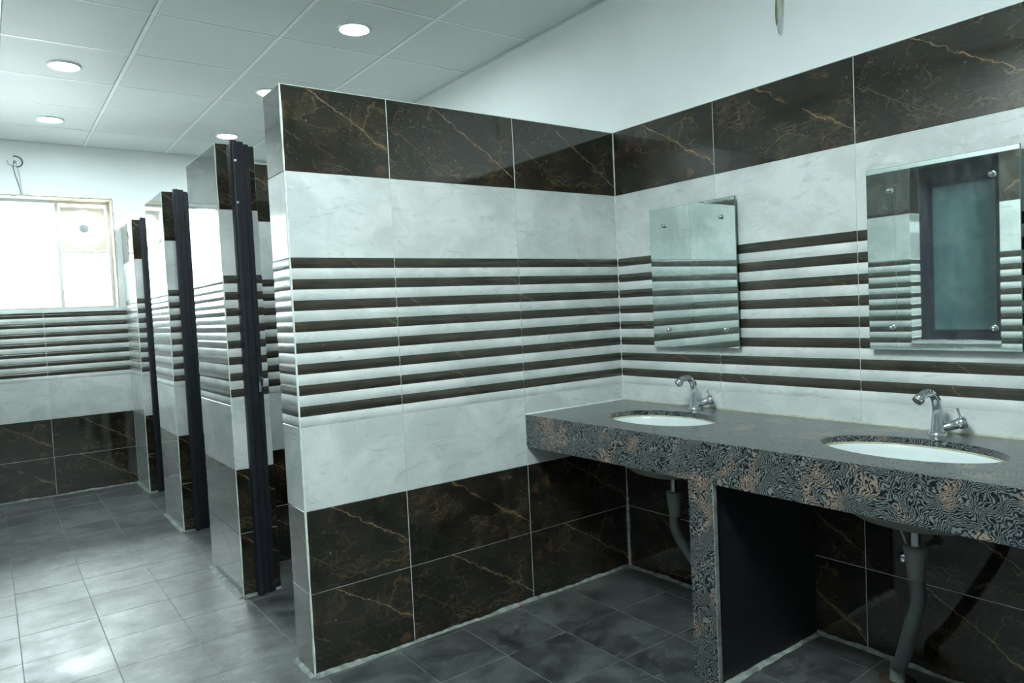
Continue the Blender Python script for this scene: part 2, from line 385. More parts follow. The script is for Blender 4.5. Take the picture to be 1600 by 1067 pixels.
def tile_face(parent, N, plane, a0, a1, joints, skip=None):
    """Cover the vertical face lying in `plane` with outward normal N between a0 and a1 (world x or y)."""
    js = [a0] + sorted(j for j in joints if a0+.004 < j < a1-.004) + [a1]
    U = {'-y': Vector((1,0,0)), '+y': Vector((-1,0,0)), '-x': Vector((0,-1,0)), '+x': Vector((0,1,0))}[N]
    Nv = {'-y': Vector((0,-1,0)), '+y': Vector((0,1,0)), '-x': Vector((-1,0,0)), '+x': Vector((1,0,0))}[N]
    Z = Vector((0,0,1))
    rot = Matrix((U, Z, Nv)).transposed().to_4x4()
    for (z0, z1, kind) in ROWS:
        for a, b in zip(js[:-1], js[1:]):
            if skip:
                r = skip(a, b, z0, z1)
                if r is None: continue
                aa, bb, zz0, zz1 = r
            else: aa, bb, zz0, zz1 = a, b, z0, z1
            w = bb-aa; h = zz1-zz0
            if w < .012 or h < .012: continue
            c = Vector(((aa+bb)/2, plane, (zz0+zz1)/2)) if N[1] == 'y' else Vector((plane, (aa+bb)/2, (zz0+zz1)/2))
            mt = Matrix.Translation(c - Nv*PRO) @ rot
            t = link({'d': 'dark_marble_tile', 'w': 'pale_marble_tile', 's': 'striped_tile'}[kind], tile_mesh(kind, w, h), parent, mat=mt)
            if kind == 's':
                for k in range(int(round(h/RIB))):
                    if k % 2: link('dark_rib', one_dark_rib(w), t, mat=Matrix.Translation((0, -h/2+(k+.5)*RIB, 0)))
def wobble_strip(name, parent, p0, p1, n_in, w=.013, h=.012, step=.012, mat=None):
    """Rough hand-smeared cement fillet along a floor joint; n_in points away from the wall."""
    p0, p1, nn = Vector(p0), Vector(p1), Vector(n_in); L = (p1-p0).length; n = max(2, int(L/step)); m = MB(); vs = []; ww, hh = w, h
    for i in range(n+1):
        p = p0+(p1-p0)*i/n; ww = min(1.35*w, max(.5*w, ww+w*random.uniform(-.09, .09))); hh = min(1.2*h, max(.4*h, hh+h*random.uniform(-.2, .2)))
        vs += [p+Vector((0, 0, -.002)), p+Vector((0, 0, hh)), p+nn*ww*.45+Vector((0, 0, hh*.5)), p+nn*ww+Vector((0, 0, .0005)), p+nn*ww+Vector((0, 0, -.002))]
    fs = []
    for i in range(n):
        for k in range(5):
            a = i*5+k; b = i*5+(k+1) % 5; fs.append((a, b, b+5, a+5))
    fs.append((0, 1, 2, 3, 4)); fs.append(tuple(n*5+k for k in (4, 3, 2, 1, 0)))
    m.add(vs, fs); return m.obj(name, mat or M_CEMENT, parent)
def edge_line(parent, x, y, z0=0, z1=2.1, w=.005):
    m = MB(); n = 42; vs = []
    for i in range(n+1):
        z = z0+(z1-z0)*i/n; q = w*random.uniform(.55, 1.25)/2
        vs += [(x-q, y-q, z), (x+q, y-q, z), (x+q, y+q, z), (x-q, y+q, z)]
    fs = [(i*4+k, i*4+(k+1) % 4, (i+1)*4+(k+1) % 4, (i+1)*4+k) for i in range(n) for k in range(4)] + [(3, 2, 1, 0), (n*4, n*4+1, n*4+2, n*4+3)]
    m.add(vs, fs); return m.obj('grout_edge', M_GROUT, parent)

XO, YF, YB, HC, HT = -2.58, 4.125, -3.70, 2.735, 2.10
T = .15
# ------------------------------------------------------------------ room shell
def wall_box(name, a, b, mats=M_GROUT, label='', parent=None):
    o = MB().box(a, b).obj(name, mats)
    return tag(o, label, 'wall', kind='structure')
core = PRO  # tile backs sit on the core, faces lie in the nominal plane
# right wall (x = 0)
wr = wall_box('wall_right', (core, YB-T, -.1), (T, YF+T, HT), label='right wall clad in dark, pale and striped marble tiles behind the washbasins')
MB().box((0, YB-T, HT), (T, YF+T, HC+.1)).obj('painted_plaster', M_PLASTER, wr)
RJ = [-.578-.5945*k for k in range(-0, 6)]
RJ2 = [.18+.6*k for k in range(0, 7)]
tile_face(wr, '-x', 0, YB, 0, RJ)
for a, b in ((.18, 1.31), (1.43, 2.65), (2.77, YF)): tile_face(wr, '-x', 0, a, b, [b-.6*k for k in range(1, 4)])
wobble_strip('cement_fillet', wr, (0, YB, 0), (0, 0, 0), (-1, 0, 0), .02, .014)
MB().box((-.004, YB, HT-.001), (.001, 0, HT+.004)).obj('white_edge_bead', M_PLASTER, wr)
# far wall (y = YF) with the window opening
WX0, WX1, WZ0, WZ1 = -2.47, -1.575, 1.452, 2.325
wf = tag(MB().box((XO-T, YF+core, -.1), (0, YF+.22, WZ0-.0)).obj('wall_far', M_GROUT), 'far end wall with striped tiles under a bright window', 'wall', kind='structure')
m = MB(); m.box((XO-T, YF, WZ1), (0, YF+.22, HC+.1)); m.box((XO-T, YF, WZ0), (WX0, YF+.22, WZ1)); m.box((WX1, YF, HT), (0, YF+.22, WZ1)); m.box((-1.525, YF+core, WZ0), (0, YF+.22, HT)); m.box((WX1, YF, WZ0), (-1.525, YF+.22, HT))
m.obj('painted_plaster', M_PLASTER, wf)
FJ = [-2.1+.6*k for k in range(-1, 4)]
def far_skip(a, b, z0, z1):
    if a < -1.53:
        if z0 >= WZ0: return None
        return (a, b, z0, min(z1, 1.425)) if z1 > 1.3 else (a, b, z0, z1)
    return (a, b, z0, z1)
tile_face(wf, '-y', YF, XO, -1.525, FJ, far_skip)
tile_face(wf, '-y', YF, -1.35, 0, FJ)
wobble_strip('cement_fillet', wf, (XO, YF, 0), (-1.525, YF, 0), (0, -1, 0), .022, .012)
# ragged plaster edge around the opening
m = MB()
for (x0, z0, x1, z1) in ((WX0, WZ1, WX1, WZ1), (WX1, WZ1, WX1, WZ0)):
    n = 30; pts = []
    for i in range(n+1):
        pts.append((x0+(x1-x0)*i/n+random.uniform(-.004, .004), YF-.001, z0+(z1-z0)*i/n+random.uniform(-.004, .004)))
    m.tube(pts, [random.uniform(.002, .007) for _ in pts], 5)
m.obj('chipped_plaster_edge', M_BROWN, wf)
# reveals: white at top left, mottled brown at top right and right jamb
MB().box((WX0, YF+.002, WZ1-.004), (-2.0, YF+.2, WZ1-.0005)).obj('painted_reveal', M_PLASTER, wf)
m = MB(); m.box((-2.0, YF+.002, WZ1-.004), (WX1, YF+.2, WZ1-.0005)); m.box((WX1-.004, YF+.002, WZ0+.03), (WX1-.0005, YF+.2, WZ1-.004))
m.obj('brown_reveal', M_BROWN, wf)
MB().box((XO, YF-.012, 1.425), (-1.56, YF+.2, WZ0), bev=.003).obj('window_sill', M_PLASTER, wf)
# opposite (left) wall with the dark window that the mirror shows
OY0, OY1, OZ0 = -.735, -.212, .955
m = MB(); m.box((XO-.3, YB-T, -.1), (XO-core, OY0, HT)); m.box((XO-.3, OY1, -.1), (XO-core, YF+.22, HT)); m.box((XO-.3, OY0, -.1), (XO-core, OY1, OZ0-.02))
wl = tag(m.obj('wall_left', M_GROUT), 'left wall of striped tiles with a dark window, seen in the mirrors', 'wall', kind='structure')
MB().box((XO-.3, YB-T, HT), (XO, YF+.22, HC+.1)).obj('painted_plaster', M_PLASTER, wl)
def left_skip(a, b, z0, z1):
    if a >= OY0-.001 and b <= OY1+.001:
        if z0 > .89: return None
    return (a, b, z0, z1)
LJ = [-.118+.6*k for k in range(0, 8)] + [OY1, OY0] + [OY0-.6*k for k in range(1, 6)]
tile_face(wl, '+x', XO, YB, YF, LJ, left_skip)
# tiled reveals of that window
for N, pl in (('-y', OY1), ('+y', OY0)):
    tile_face(wl, N, pl, XO-.14, XO, [], lambda a, b, z0, z1: (a, b, z0, z1) if z0 > .89 else None)
wobble_strip('rough_mortar_sill', wl, (XO-.005, OY0, OZ0-.02), (XO-.005, OY1, OZ0-.02), (1, 0, 0), .012, .02, .02, M_CEMENT)
MB().box((XO-.14, OY0, OZ0-.02), (XO+.004, OY1, OZ0-.002)).obj('window_sill', M_WHITE, wl)
# back wall behind the camera
wb = wall_box('wall_back', (XO-.3, YB-T, -.1), (T, YB-core, HC+.1), M_PLASTER, 'back wall behind the viewer, striped tiles below white paint')
tile_face(wb, '+y', YB, XO, 0, [-.6, -1.2, -1.8, -2.4])

# ------------------------------------------------------------------ partition and nib walls
def block_wall(name, label, x0, x1, y0, y1):
    o = MB().box((x0+core, y0+core, -.05), (x1-core, y1-core, HT-.001)).obj(name, M_GROUT)
    MB().box((x0+.001, y0+.001, HT-.001), (x1-.001, y1-.001, HT+.001)).obj('top_cap', M_GROUT, o)
    return tag(o, label, 'wall', kind='structure')
p1 = block_wall('wall_partition', 'near tiled partition wall beside the washbasin counter', -1.6, 0, 0, .18)
tile_face(p1, '-y', 0, -1.6, 0, [-1.195, -.6]); tile_face(p1, '-x', -1.6, 0, .18, []); tile_face(p1, '+y', .18, -1.6, 0, [-.6, -1.2])
wobble_strip('cement_fillet', p1, (-1.6, 0, 0), (-.0, 0, 0), (0, -1, 0), .016, .012)
wobble_strip('cement_fillet', p1, (-1.6, .18, 0), (-1.6, 0, 0), (-1, 0, 0), .02, .008)
edge_line(p1, -1.6, 0, w=.006); edge_line(p1, -.001, -.001, w=.006); edge_line(p1, -.003, -.003, .0, .34, w=.012)
m = MB(); m.lathe([(0, 0), (.006, .001), (.007, .004), (.004, .007), (0, .008)], (-.676, -.012, .0), 8); m.obj('red_tile_spacer', M_RED, p1)
NIBS = [(-1.58, .946, 1.513, .175, 'nearest', 1.31, 1.43), (-1.557, 2.295, 2.84, .175, 'middle', 2.65, 2.77), (-1.525, 3.616, YF, .175, 'farthest', None, None)]
for x, ya, yb, w, wd, da, db in NIBS:
    lab = {'nearest': 'tiled stub wall next behind the near partition, carrying the largest dark post', 'middle': 'middle tiled stub wall between two stall openings', 'farthest': 'tiled stub wall built against the far window wall'}[wd]
    o = block_wall('wall_nib', lab, x, x+w, ya, yb)
    tile_face(o, '-y', ya, x, x+w, []); tile_face(o, '-x', x, ya, yb, [])
    if da: tile_face(o, '+y', yb, x, x+w, []); tile_face(o, '+x', x+w, ya, da, []); tile_face(o, '+x', x+w, db, yb, [])
    else: tile_face(o, '+x', x+w, ya, yb, [])
    wobble_strip('cement_fillet', o, (x, yb, 0), (x, ya, 0), (-1, 0, 0), .022, .008)
    wobble_strip('cement_fillet', o, (x, ya, 0), (x+w, ya, 0), (0, -1, 0), .014, .01)
    edge_line(o, x, ya, w=.005)
    if da:
        d = block_wall('wall_stall_divider', 'tiled divider between stalls behind the %s stub wall' % wd, x+w, 0, da, db)
        tile_face(d, '-y', da, x+w, 0, [-.6, -1.2]); tile_face(d, '+y', db, x+w, 0, [-.6, -1.2])

# ------------------------------------------------------------------ door jamb posts on the nibs
def door_post(label, x, y, wid, group):
    o = empty('door_post', (x, y, 0)); tag(o, label, 'post', group)
    h = HT+.012; z0 = .002
    # rounded channel profile, extruded
    def extr(name, prof, zz0, zz1):
        n = len(prof); m = MB(); vs = [(a, b, zz0) for a, b in prof] + [(a, b, zz1) for a, b in prof]
        m.add(vs, [(i, (i+1) % n, (i+1) % n+n, i+n) for i in range(n)]); m.add([(a, b, zz0) for a, b in prof], [tuple(range(n))[::-1]]); m.add([(a, b, zz1) for a, b in prof], [tuple(range(n))])
        return m.obj(name, M_POST, o)
    d = .040
    prof = [(0, 0)] + [(.0*wid+.012-.012*math.cos(t), -d+.012-.012*math.sin(t)) for t in [math.pi/2*i/4 for i in range(5)]]
    rr = .46*wid
    prof += [(rr-.010+.010*math.sin(t), -d+.010-.010*math.cos(t)) for t in [math.pi/2*i/4 for i in range(5)]]
    prof += [(rr+.002, -d+.020), (rr+.010, -d+.020), (wid-.004, -d+.020), (wid, -d+.024), (wid, 0)]
    extr('channel', prof, z0, h)
    extr('closing_flange', [(wid, 0), (wid, -.018), (wid+.022, -.018), (wid+.022, 0)], z0, h-.01)
    for k, z in enumerate((2.02, 1.83) if wid > .061 else ()):
        m = MB(); m.lathe([(.0, .002), (.004, .0018), (.006, 0), (.006, -.002)], (rr*.55, -d-.0005, z), 10, axis=(0, -1, 0)); m.obj('screw', M_RAIL if k == 0 else M_GREY, o)
    return o
g = 'door posts on the stub walls'
dp = [door_post('tall dark steel door post on the nearest stub wall, largest of the three', -1.52, .946-.0005, .062, g),
      door_post('dark steel door post on the middle stub wall', -1.494, 2.295-.0005, .060, g),
      door_post('thin dark steel door post on the stub wall by the window', -1.470, 3.616-.0005, .050, g)]
m = MB(); m.box((.062, -.028, .955), (.072, -.010, 1.03)); m.lathe([(.006, 0), (.009, .004), (.006, .010), (0, .011)], (.076, -.020, 1.015), 10, axis=(1, 0, 0)); m.lathe([(.004, 0), (.006, .004), (0, .008)], (.074, -.020, .975), 8, axis=(1, 0, 0))
lt = m.obj('latch_keeper', M_CHROME, dp[0])

# ------------------------------------------------------------------ floor
fl = tag(MB().box((XO-.3, YB-T, -.12), (T, YF+.22, -.0011)).obj('floor', M_FGROUT), 'grey slate tiled floor with dusty cement joints', 'floor', kind='structure')
xs = sorted([-.41-.2895*k for k in range(-1, 8)] + []); xs = [XO] + [x for x in xs if XO+.02 < x < -.02] + [0]
ys = [YB] + [y for y in [-.332+.3035*k for k in range(-11, 15)] if YB+.02 < y < YF-.02] + [YF]
def floor_tile(w, h):
    key = ('f', round(w, 3), round(h, 3))
    if key in _cache: return _cache[key]
    m = MB(); x = w/2-.0011; y = h/2-.0011; b = .0008
    vs = [(-x,-y,0),(x,-y,0),(x,y,0),(-x,y,0),(-x,-y,.0012),(x,-y,.0012),(x,y,.0012),(-x,y,.0012),(-x+b,-y+b,.0022),(x-b,-y+b,.0022),(x-b,y-b,.0022),(-x+b,y-b,.0022)]
    fs = [(8,9,10,11)]
    for i in range(4):
        j = (i+1) % 4; fs += [(i,j,j+4,i+4),(i+4,j+4,j+8,i+8)]
    m.add(vs, fs); me = m.mesh('floor_tile', M_FLOOR); _cache[key] = me; return me
for a, b in zip(xs[:-1], xs[1:]):
    for c, d in zip(ys[:-1], ys[1:]):
        link('floor_tile', floor_tile(b-a, d-c), fl, mat=Matrix.Translation(((a+b)/2, (c+d)/2, -.0022+random.uniform(-.0003, .0002))) @ Matrix.Rotation(0, 4, 'Z'))

# ------------------------------------------------------------------ ceiling
ce = tag(MB().box((XO-.3, YB-T, HC+.012), (T, YF+.22, HC+.1)).obj('ceiling', M_RAIL_D), 'suspended ceiling of grey white tiles in a metal grid', 'ceiling', kind='structure')
gx = [XO] + [-2.328, -1.7426, -1.1558, -.5713] + [0]
gy = [YB] + [y for y in [.6154+.597*k for k in range(-8, 7)] if YB+.05 < y < YF-.05] + [YF]
for a, b in zip(gx[:-1], gx[1:]):
    for c, d in zip(gy[:-1], gy[1:]):
        key = ('c', round(b-a, 3), round(d-c, 3))
        if key not in _cache:
            x = (b-a)/2-.012; y = (d-c)/2-.009; e = .003
            m = MB(); m.add([(-x,-y,.006),(x,-y,.006),(x,y,.006),(-x,y,.006),(-x,-y,.0025),(x,-y,.0025),(x,y,.0025),(-x,y,.0025),(-x+e,-y+e,0),(x-e,-y+e,0),(x-e,y-e,0),(-x+e,y-e,0)],
                 [(0,1,2,3),(8,11,10,9)]+[q for i in range(4) for q in ((i,i+4,(i+1)%4+4,(i+1)%4),(i+4,i+8,(i+1)%4+8,(i+1)%4+4))])
            _cache[key] = m.mesh('ceiling_tile', M_CEIL)
        link('ceiling_tile', _cache[key], ce, mat=Matrix.Translation(((a+b)/2, (c+d)/2, HC-.001+random.uniform(0, .001))))
for x in gx[1:-1]:
    m = MB(); m.box((x-.010, YB, HC-.003), (x+.010, YF, HC+.012)); m.obj('ceiling_rail', M_RAIL, ce)
for y in gy[1:-1]:
    for a, b in zip(gx[:-1], gx[1:]):
        m = MB(); m.box((a+.01 if a > XO else a, y-.007, HC-.0015), (b-.01 if b < 0 else b, y+.007, HC+.012)); m.obj('ceiling_rail', M_RAIL, ce)
m = MB(); m.box((-.02, YB, HC-.004), (-.0, YF, HC+.012)); m.box((-.003, YB, HC-.012), (0, YF, HC-.004)); m.obj('edge_angle', M_RAIL_D, ce)
m = MB(); m.box((XO, YF-.02, HC-.004), (-.02, YF, HC+.012)); m.obj('edge_angle', M_RAIL_D, ce)

# ------------------------------------------------------------------ downlights
def downlight(x, y, label, r=.072):
    o = empty('downlight', (x, y, HC)); tag(o, label, 'light', 'round ceiling downlights')
    m = MB(); m.lathe([(r-.004, .004), (r-.004, -.006), (r+.001, -.010), (r+.008, -.009), (r+.013, -.005), (r+.013, .004)], seg=40); m.obj('trim_ring', M_RAIL, o)
    m = MB(); m.add([((r-.003)*math.cos(2*math.pi*k/40), (r-.003)*math.sin(2*math.pi*k/40), -.005) for k in range(40)], [tuple(range(40))[::-1]]); m.obj('diffuser', M_LENS, o)
    return o
downlight(-.875, .916, 'round ceiling downlight above the near partition wall')
downlight(-.915, 2.115, 'round ceiling downlight half hidden behind the top corner of the near partition')
downlight(-.86, 3.325, 'small round ceiling downlight above the nearest dark door post')
downlight(-2.026, 2.155, 'nearer of the two round ceiling downlights over the aisle at left')
downlight(-2.017, 3.366, 'farther of the two round ceiling downlights over the aisle, nearest the window wall')
# square LED panels of the grid ceiling in the entrance area behind the viewer
M_PANEL = M_LENS.copy(); M_PANEL.name = 'lit_panel_diffuser'; M_PANEL.node_tree.nodes['Principled BSDF'].inputs['Emission Strength'].default_value = PANEL
for px, y, l in ((-2.035, -1.474, 'square ceiling light panel over the entrance aisle'),):
    o = empty('ceiling_light_panel', (px, y, HC)); tag(o, l, 'light', 'square ceiling light panels')
    m = MB(); q = .285
    m.box((-q, -q, -.010), (q, -q+.015, -.0025)); m.box((-q, q-.015, -.010), (q, q, -.0025)); m.box((-q, -q+.015, -.010), (-q+.015, q-.015, -.0025)); m.box((q-.015, -q+.015, -.010), (q, q-.015, -.0025)); m.obj('frame', M_RAIL, o)
    MB().box((-q+.015, -q+.015, -.007), (q-.015, q-.015, -.003)).obj('diffuser', M_PANEL, o)

# ------------------------------------------------------------------ bright window in the far wall
wn = empty('window_1', (0, 0, 0)); tag(wn, 'overexposed white window with a fan unit in the far wall', 'window', kind='structure')
yy = YF+.16; m = MB(); fw_ = .022
m.box((WX0, yy, WZ0), (WX0+fw_, yy+.04, WZ1-.004)); m.box((WX1-fw_-.004, yy, WZ0), (WX1-.004, yy+.04, WZ1-.004)); m.box((WX0+fw_, yy, WZ0), (WX1-fw_-.004, yy+.04, WZ0+fw_)); m.box((WX0+fw_, yy, WZ1-fw_-.004), (WX1-fw_-.004, yy+.04, WZ1-.004))
m.obj('window_frame', M_ALU, wn)
FX0, FX1, FZ0, FZ1 = -1.948, -1.61, 1.922, 2.29
m = MB(); m.box((FX0-.014, yy, WZ0+fw_), (FX0+.012, yy+.04, WZ1-fw_-.004)); m.obj('mullion', M_ALU, wn)
m = MB(); m.box((FX0+.012, yy, FZ0-.022), (FX1, yy+.04, FZ0)); m.obj('transom', M_ALU, wn)
MB().box((WX0+fw_, yy+.018, WZ0+fw_), (FX0-.014, yy+.022, WZ1-fw_-.004)).obj('pane', M_PANE, wn)
MB().box((FX0+.012, yy+.018, WZ0+fw_), (FX1, yy+.022, FZ0-.022)).obj('pane', M_PANE, wn)
# exhaust fan
cx, cz, R0 = (FX0+FX1)/2+.008, (FZ0+FZ1)/2-.006, .142
ef = empty('exhaust_fan', (cx, yy, cz)); tag(ef, 'square cream exhaust fan filling the upper right corner of the bright window', 'fan')
m = MB(); seg = 48
def sq(a):
    c_, s_ = math.cos(a), math.sin(a); k = 1/max(abs(c_), abs(s_)); return c_*k, s_*k
hx, hz = (FX1-FX0)/2-.013, (FZ1-FZ0)/2-.01
rings = []
for (yq) in (-.012, .012):
    rings.append([(R0*math.cos(2*math.pi*k/seg), yq, R0*math.sin(2*math.pi*k/seg)) for k in range(seg)])
    rings.append([(sq(2*math.pi*k/seg)[0]*hx, yq, sq(2*math.pi*k/seg)[1]*hz) for k in range(seg)])
vs = sum(rings, []); fs = []
for k in range(seg):
    j = (k+1) % seg
    fs += [(k, j, seg+j, seg+k), (2*seg+k, 3*seg+k, 3*seg+j, 2*seg+j), (k, 2*seg+k, 2*seg+j, j), (seg+k, seg+j, 3*seg+j, 3*seg+k)]
m.add(vs, fs); m.obj('mounting_panel', M_FAN, ef)
m = MB(); m.tube([(R0*math.cos(2*math.pi*k/40), -.014, R0*math.sin(2*math.pi*k/40)) for k in range(41)], .006, 8, caps=False); m.obj('shroud_ring', M_THIN, ef)
m = MB(); m.lathe([(0, .03), (.03, .03), (.037, .02), (.037, -.03), (.030, -.04), (0, -.042)], seg=24, axis=(0, 1, 0)); m.obj('motor_hub', M_GREY, ef)
for k in range(3):
    a = 2*math.pi*k/3+.3; m = MB(); m.box((-.003, -.016, .03) , (.003, -.010, R0)); b = m.obj('bracket', M_THIN, ef); b.rotation_euler = (0, a, 0)
bl = None
for k in range(5):
    if bl is None:
        m = MB(); n = 6; v_ = []
        for i in range(n+1):
            r_ = .043+(R0-.054)*i/n; wdt = .022+.022*i/n; tw = .9-.45*i/n
            for s_ in (-1, 1):
                for th in (-.001, .001): v_.append((s_*wdt*math.cos(tw)+0, s_*wdt*math.sin(tw)*.6+th, r_))
        f_ = []
        for i in range(n):
            a = i*4; f_ += [(a, a+2, a+6, a+4), (a+1, a+5, a+7, a+3), (a, a+4, a+5, a+1), (a+2, a+3, a+7, a+6)]
        f_ += [(0, 1, 3, 2), (n*4, n*4+2, n*4+3, n*4+1)]
        m.add(v_, f_, smooth=True); bl = m.mesh('blade', M_THIN)
    b = link('blade', bl, ef); b.rotation_euler = (0, 2*math.pi*k/5, 0)

# dark window in the left wall
wd = empty('window_2', (0, 0, 0)); tag(wd, 'dark framed window with teal glass, reflected in the right mirror', 'window', kind='structure')
xw = XO-.14; m = MB(); a, b, z0, z1 = OY0, OY1, OZ0-.002, HT
m.box((xw-.05, a, z0), (xw, a+.055, z1)); m.box((xw-.05, b-.055, z0), (xw, b, z1)); m.box((xw-.05, a+.055, z0), (xw, b-.055, z0+.045)); m.box((xw-.05, a+.055, z1-.10), (xw, b-.055, z1))
m.obj('window_frame', M_DFRAME, wd)
m = MB(); q = .055; m.box((xw-.04, a+q, z0+.045), (xw-.015, a+q+.02, z1-.10)); m.box((xw-.04, b-q-.02, z0+.045), (xw-.015, b-q, z1-.10)); m.box((xw-.04, a+q+.02, z0+.045), (xw-.015, b-q-.02, z0+.065)); m.box((xw-.04, a+q+.02, z1-.13), (xw-.015, b-q-.02, z1-.10))
m.obj('sash', M_DFRAME, wd)
MB().box((xw-.032, a+q+.02, z0+.065), (xw-.026, b-q-.02, z1-.13)).obj('pane', M_TEAL, wd)
MB().box((XO-.14, OY0, HT-.003), (XO-.001, OY1, HT)).obj('dark_soffit', M_DFRAME, wd)

# ------------------------------------------------------------------ washbasin counter
CT, CB, CF, CE = .822, .683, -.602, -3.35
ctr = empty('washbasin_counter', (0, 0, 0)); tag(ctr, 'long swirled grey and pink granite washbasin counter with deep front apron', 'counter')
BAS = [(-.315, -.525, .168, .245), (-.315, -1.472, .160, .255), (-.315, -2.42, .160, .255)]
def counter_top():
    m = MB(); th = .022; seg = 56
    y_edges = [-.0]; ys_ = [0] + [(BAS[i][1]+BAS[i+1][1])/2 for i in range(2)] + [CE]
    for i, (bx, by, a, b) in enumerate(BAS):
        ya, yb_ = ys_[i], ys_[i+1]
        x0, x1 = CF, -.001
        el = []; rc = []
        for k in range(seg):
            t = 2*math.pi*k/seg; c_, s_ = math.cos(t), math.sin(t); el.append((bx+a*c_, by+b*s_))
            tx = ((x1-bx)/c_ if c_ > 1e-6 else (x0-bx)/c_ if c_ < -1e-6 else 1e9)
            ty = ((ya-by)/s_ if s_ > 1e-6 else (yb_-by)/s_ if s_ < -1e-6 else 1e9)
            q = min(tx, ty); rc.append((bx+q*c_, by+q*s_))
        # snap nearest samples to the corners
        for (qx, qy) in ((x0, ya), (x1, ya), (x0, yb_), (x1, yb_)):
            k = min(range(seg), key=lambda k: (rc[k][0]-qx)**2+(rc[k][1]-qy)**2); rc[k] = (qx, qy)
        vs = [(x, y, CT) for x, y in el]+[(x, y, CT) for x, y in rc]+[(x, y, CT-th) for x, y in el]+[(x, y, CT-th) for x, y in rc]
        fs = []
        for k in range(seg):
            j = (k+1) % seg
            fs += [(k, seg+k, seg+j, j), (2*seg+k, 2*seg+j, 3*seg+j, 3*seg+k), (k, j, 2*seg+j, 2*seg+k), (seg+k, 3*seg+k, 3*seg+j, seg+j)]
        m.add(vs, fs)
    return m
counter_top().obj('countertop', M_GRAN, ctr)
# apron in two lengths with a joint above the support
for a, b in ((-.985, 0), (CE, -.9865)):
    MB().box((CF, a+.0008, CB), (CF+.02, b, CT-.0225), bev=.0012).obj('apron', M_GRAN, ctr)
for yb_, ya in ((-.985, -.887), (-3.02, -2.922)):
    MB().box((CF+.001, yb_, 0.0), (CF+.021, ya, CB-.0005), bev=.001).obj('support_fascia', M_GRAN, ctr)
    MB().box((CF+.0215, yb_+.003, 0.0), (-.002, ya-.003, CT-.0225)).obj('support_panel', M_BLACK, ctr)
    wobble_strip('cement_fillet', ctr, (CF+.02, yb_+.003, 0), (-.002, yb_+.003, 0), (0, -1, 0), .026, .010)
    MB().box((CF+.002, yb_-.003, 0.0), (CF+.020, yb_-.0002, CB-.001)).obj('pale_cut_edge', M_CEMENT, ctr)
wobble_strip('sealant_bead', ctr, (-.0005, -3.3, CT), (-.0005, -.0, CT), (-1, 0, 0), .007, .006, .02, M_SEAL)
wobble_strip('sealant_bead', ctr, (CF, -.0005, CT), (0, -.0005, CT), (0, -1, 0), .004, .004, .02, M_GROUT)

def basin(bx, by, a, b, label):
    o = empty('washbasin', (bx, by, CT)); tag(o, label, 'washbasin', 'undercounter washbasins')
    A, B = a+.004, b+.004
    def shell(prof, name, mat, flip=False):
        m = MB(); seg = 56; vs = []
        for r, z in prof:
            for k in range(seg):
                t = 2*math.pi*k/seg; vs.append((A*r*math.cos(t), B*r*math.sin(t), z))
        fs = [(i*seg+k, i*seg+(k+1) % seg, (i+1)*seg+(k+1) % seg, (i+1)*seg+k) for i in range(len(prof)-1) for k in range(seg)]
        m.add(vs, fs, smooth=True); return m.obj(name, mat, o)
    inn = [(1.06, -.0232), (.985, -.0235), (.965, -.028), (.95, -.045), (.92, -.08), (.85, -.12), (.70, -.16), (.50, -.185), (.25, -.198), (.07, -.202)]
    shell(inn, 'bowl', M_PORC)
    out = [(1.06, -.0232), (1.10, -.026), (1.09, -.05), (1.05, -.09), (.99, -.125), (.90, -.162), (.78, -.193), (.58, -.220), (.34, -.234), (.08, -.238)]
    shell(out, 'bowl_underside', M_PORC_U)
    shell([(1.004, -.0226), (.996, -.020), (.975, -.021), (.970, -.026), (.985, -.029)], 'sealant_ring', M_SEAL)
    m = MB(); m.lathe([(.0, -.2005), (.016, -.2005), (.022, -.1980), (.024, -.2005), (.024, -.208)], seg=24); m.obj('waste_ring', M_CHROME, o)
    # overflow slot with its small chrome mark on the back of the bowl
    return o
basin(*BAS[0], 'white oval washbasin set under the counter near the partition corner')
basin(*BAS[1], 'white oval washbasin below the right mirror with the dark window reflection')
basin(*BAS[2], 'white oval washbasin beyond the right edge of the view')

def faucet(x, y, label):
    o = empty('faucet', (x, y, CT)); tag(o, label, 'faucet', 'chrome basin faucets')
    m = MB(); m.lathe([(.027, 0), (.0275, .004), (.024, .010), (.019, .016), (.0175, .020)], seg=28); m.lathe([(0, 0), (.027, 0)], seg=28); m.obj('base_flange', M_CHROME, o)
    P = smooth_path([(0, 0, .012), (.002, 0, .045), (.003, 0, .085), (-.004, .003, .115), (-.022, .010, .134), (-.044, .018, .134), (-.060, .025, .122)], 6)
    n = len(P); rad = []
    for i in range(n):
        t = i/(n-1); rad.append(.0210-.0080*min(1, t/.55) if t < .55 else .013+.001*(t-.55))
    m = MB(); m.tube(P, rad, 20); m.obj('spout', M_CHROME, o)
    m = MB(); d = Vector((-.016, .007, -.014)).normalized(); p = Vector((-.058, .024, .1235)); m.tube([p-d*.006, p, p+d*.012, p+d*.0125, p+d*.017], [.0145, .0165, .017, .0155, .0155], 20); m.obj('aerator', M_CHROME, o)
    hd = Vector((.40, -.78, .30)).normalized()
    p0 = Vector((.004, -.008, .022)); m = MB(); m.tube([p0, p0+hd*.02, p0+hd*.045, p0+hd*.047, p0+hd*.052, p0+hd*.070, p0+hd*.074], [.011, .0135, .0155, .0145, .0185, .0195, .016], 20); hb = m.obj('handle_body', M_CHROME, o)
    q = p0+hd*.062; lv = Vector((-.12, .25, .95)).normalized(); m = MB(); m.tube([q+lv*.012, q+lv*.03, q+lv*.044, q+lv*.048], [.0045, .0035, .0045, .003], 10); m.obj('lever', M_CHROME, hb)
    return o
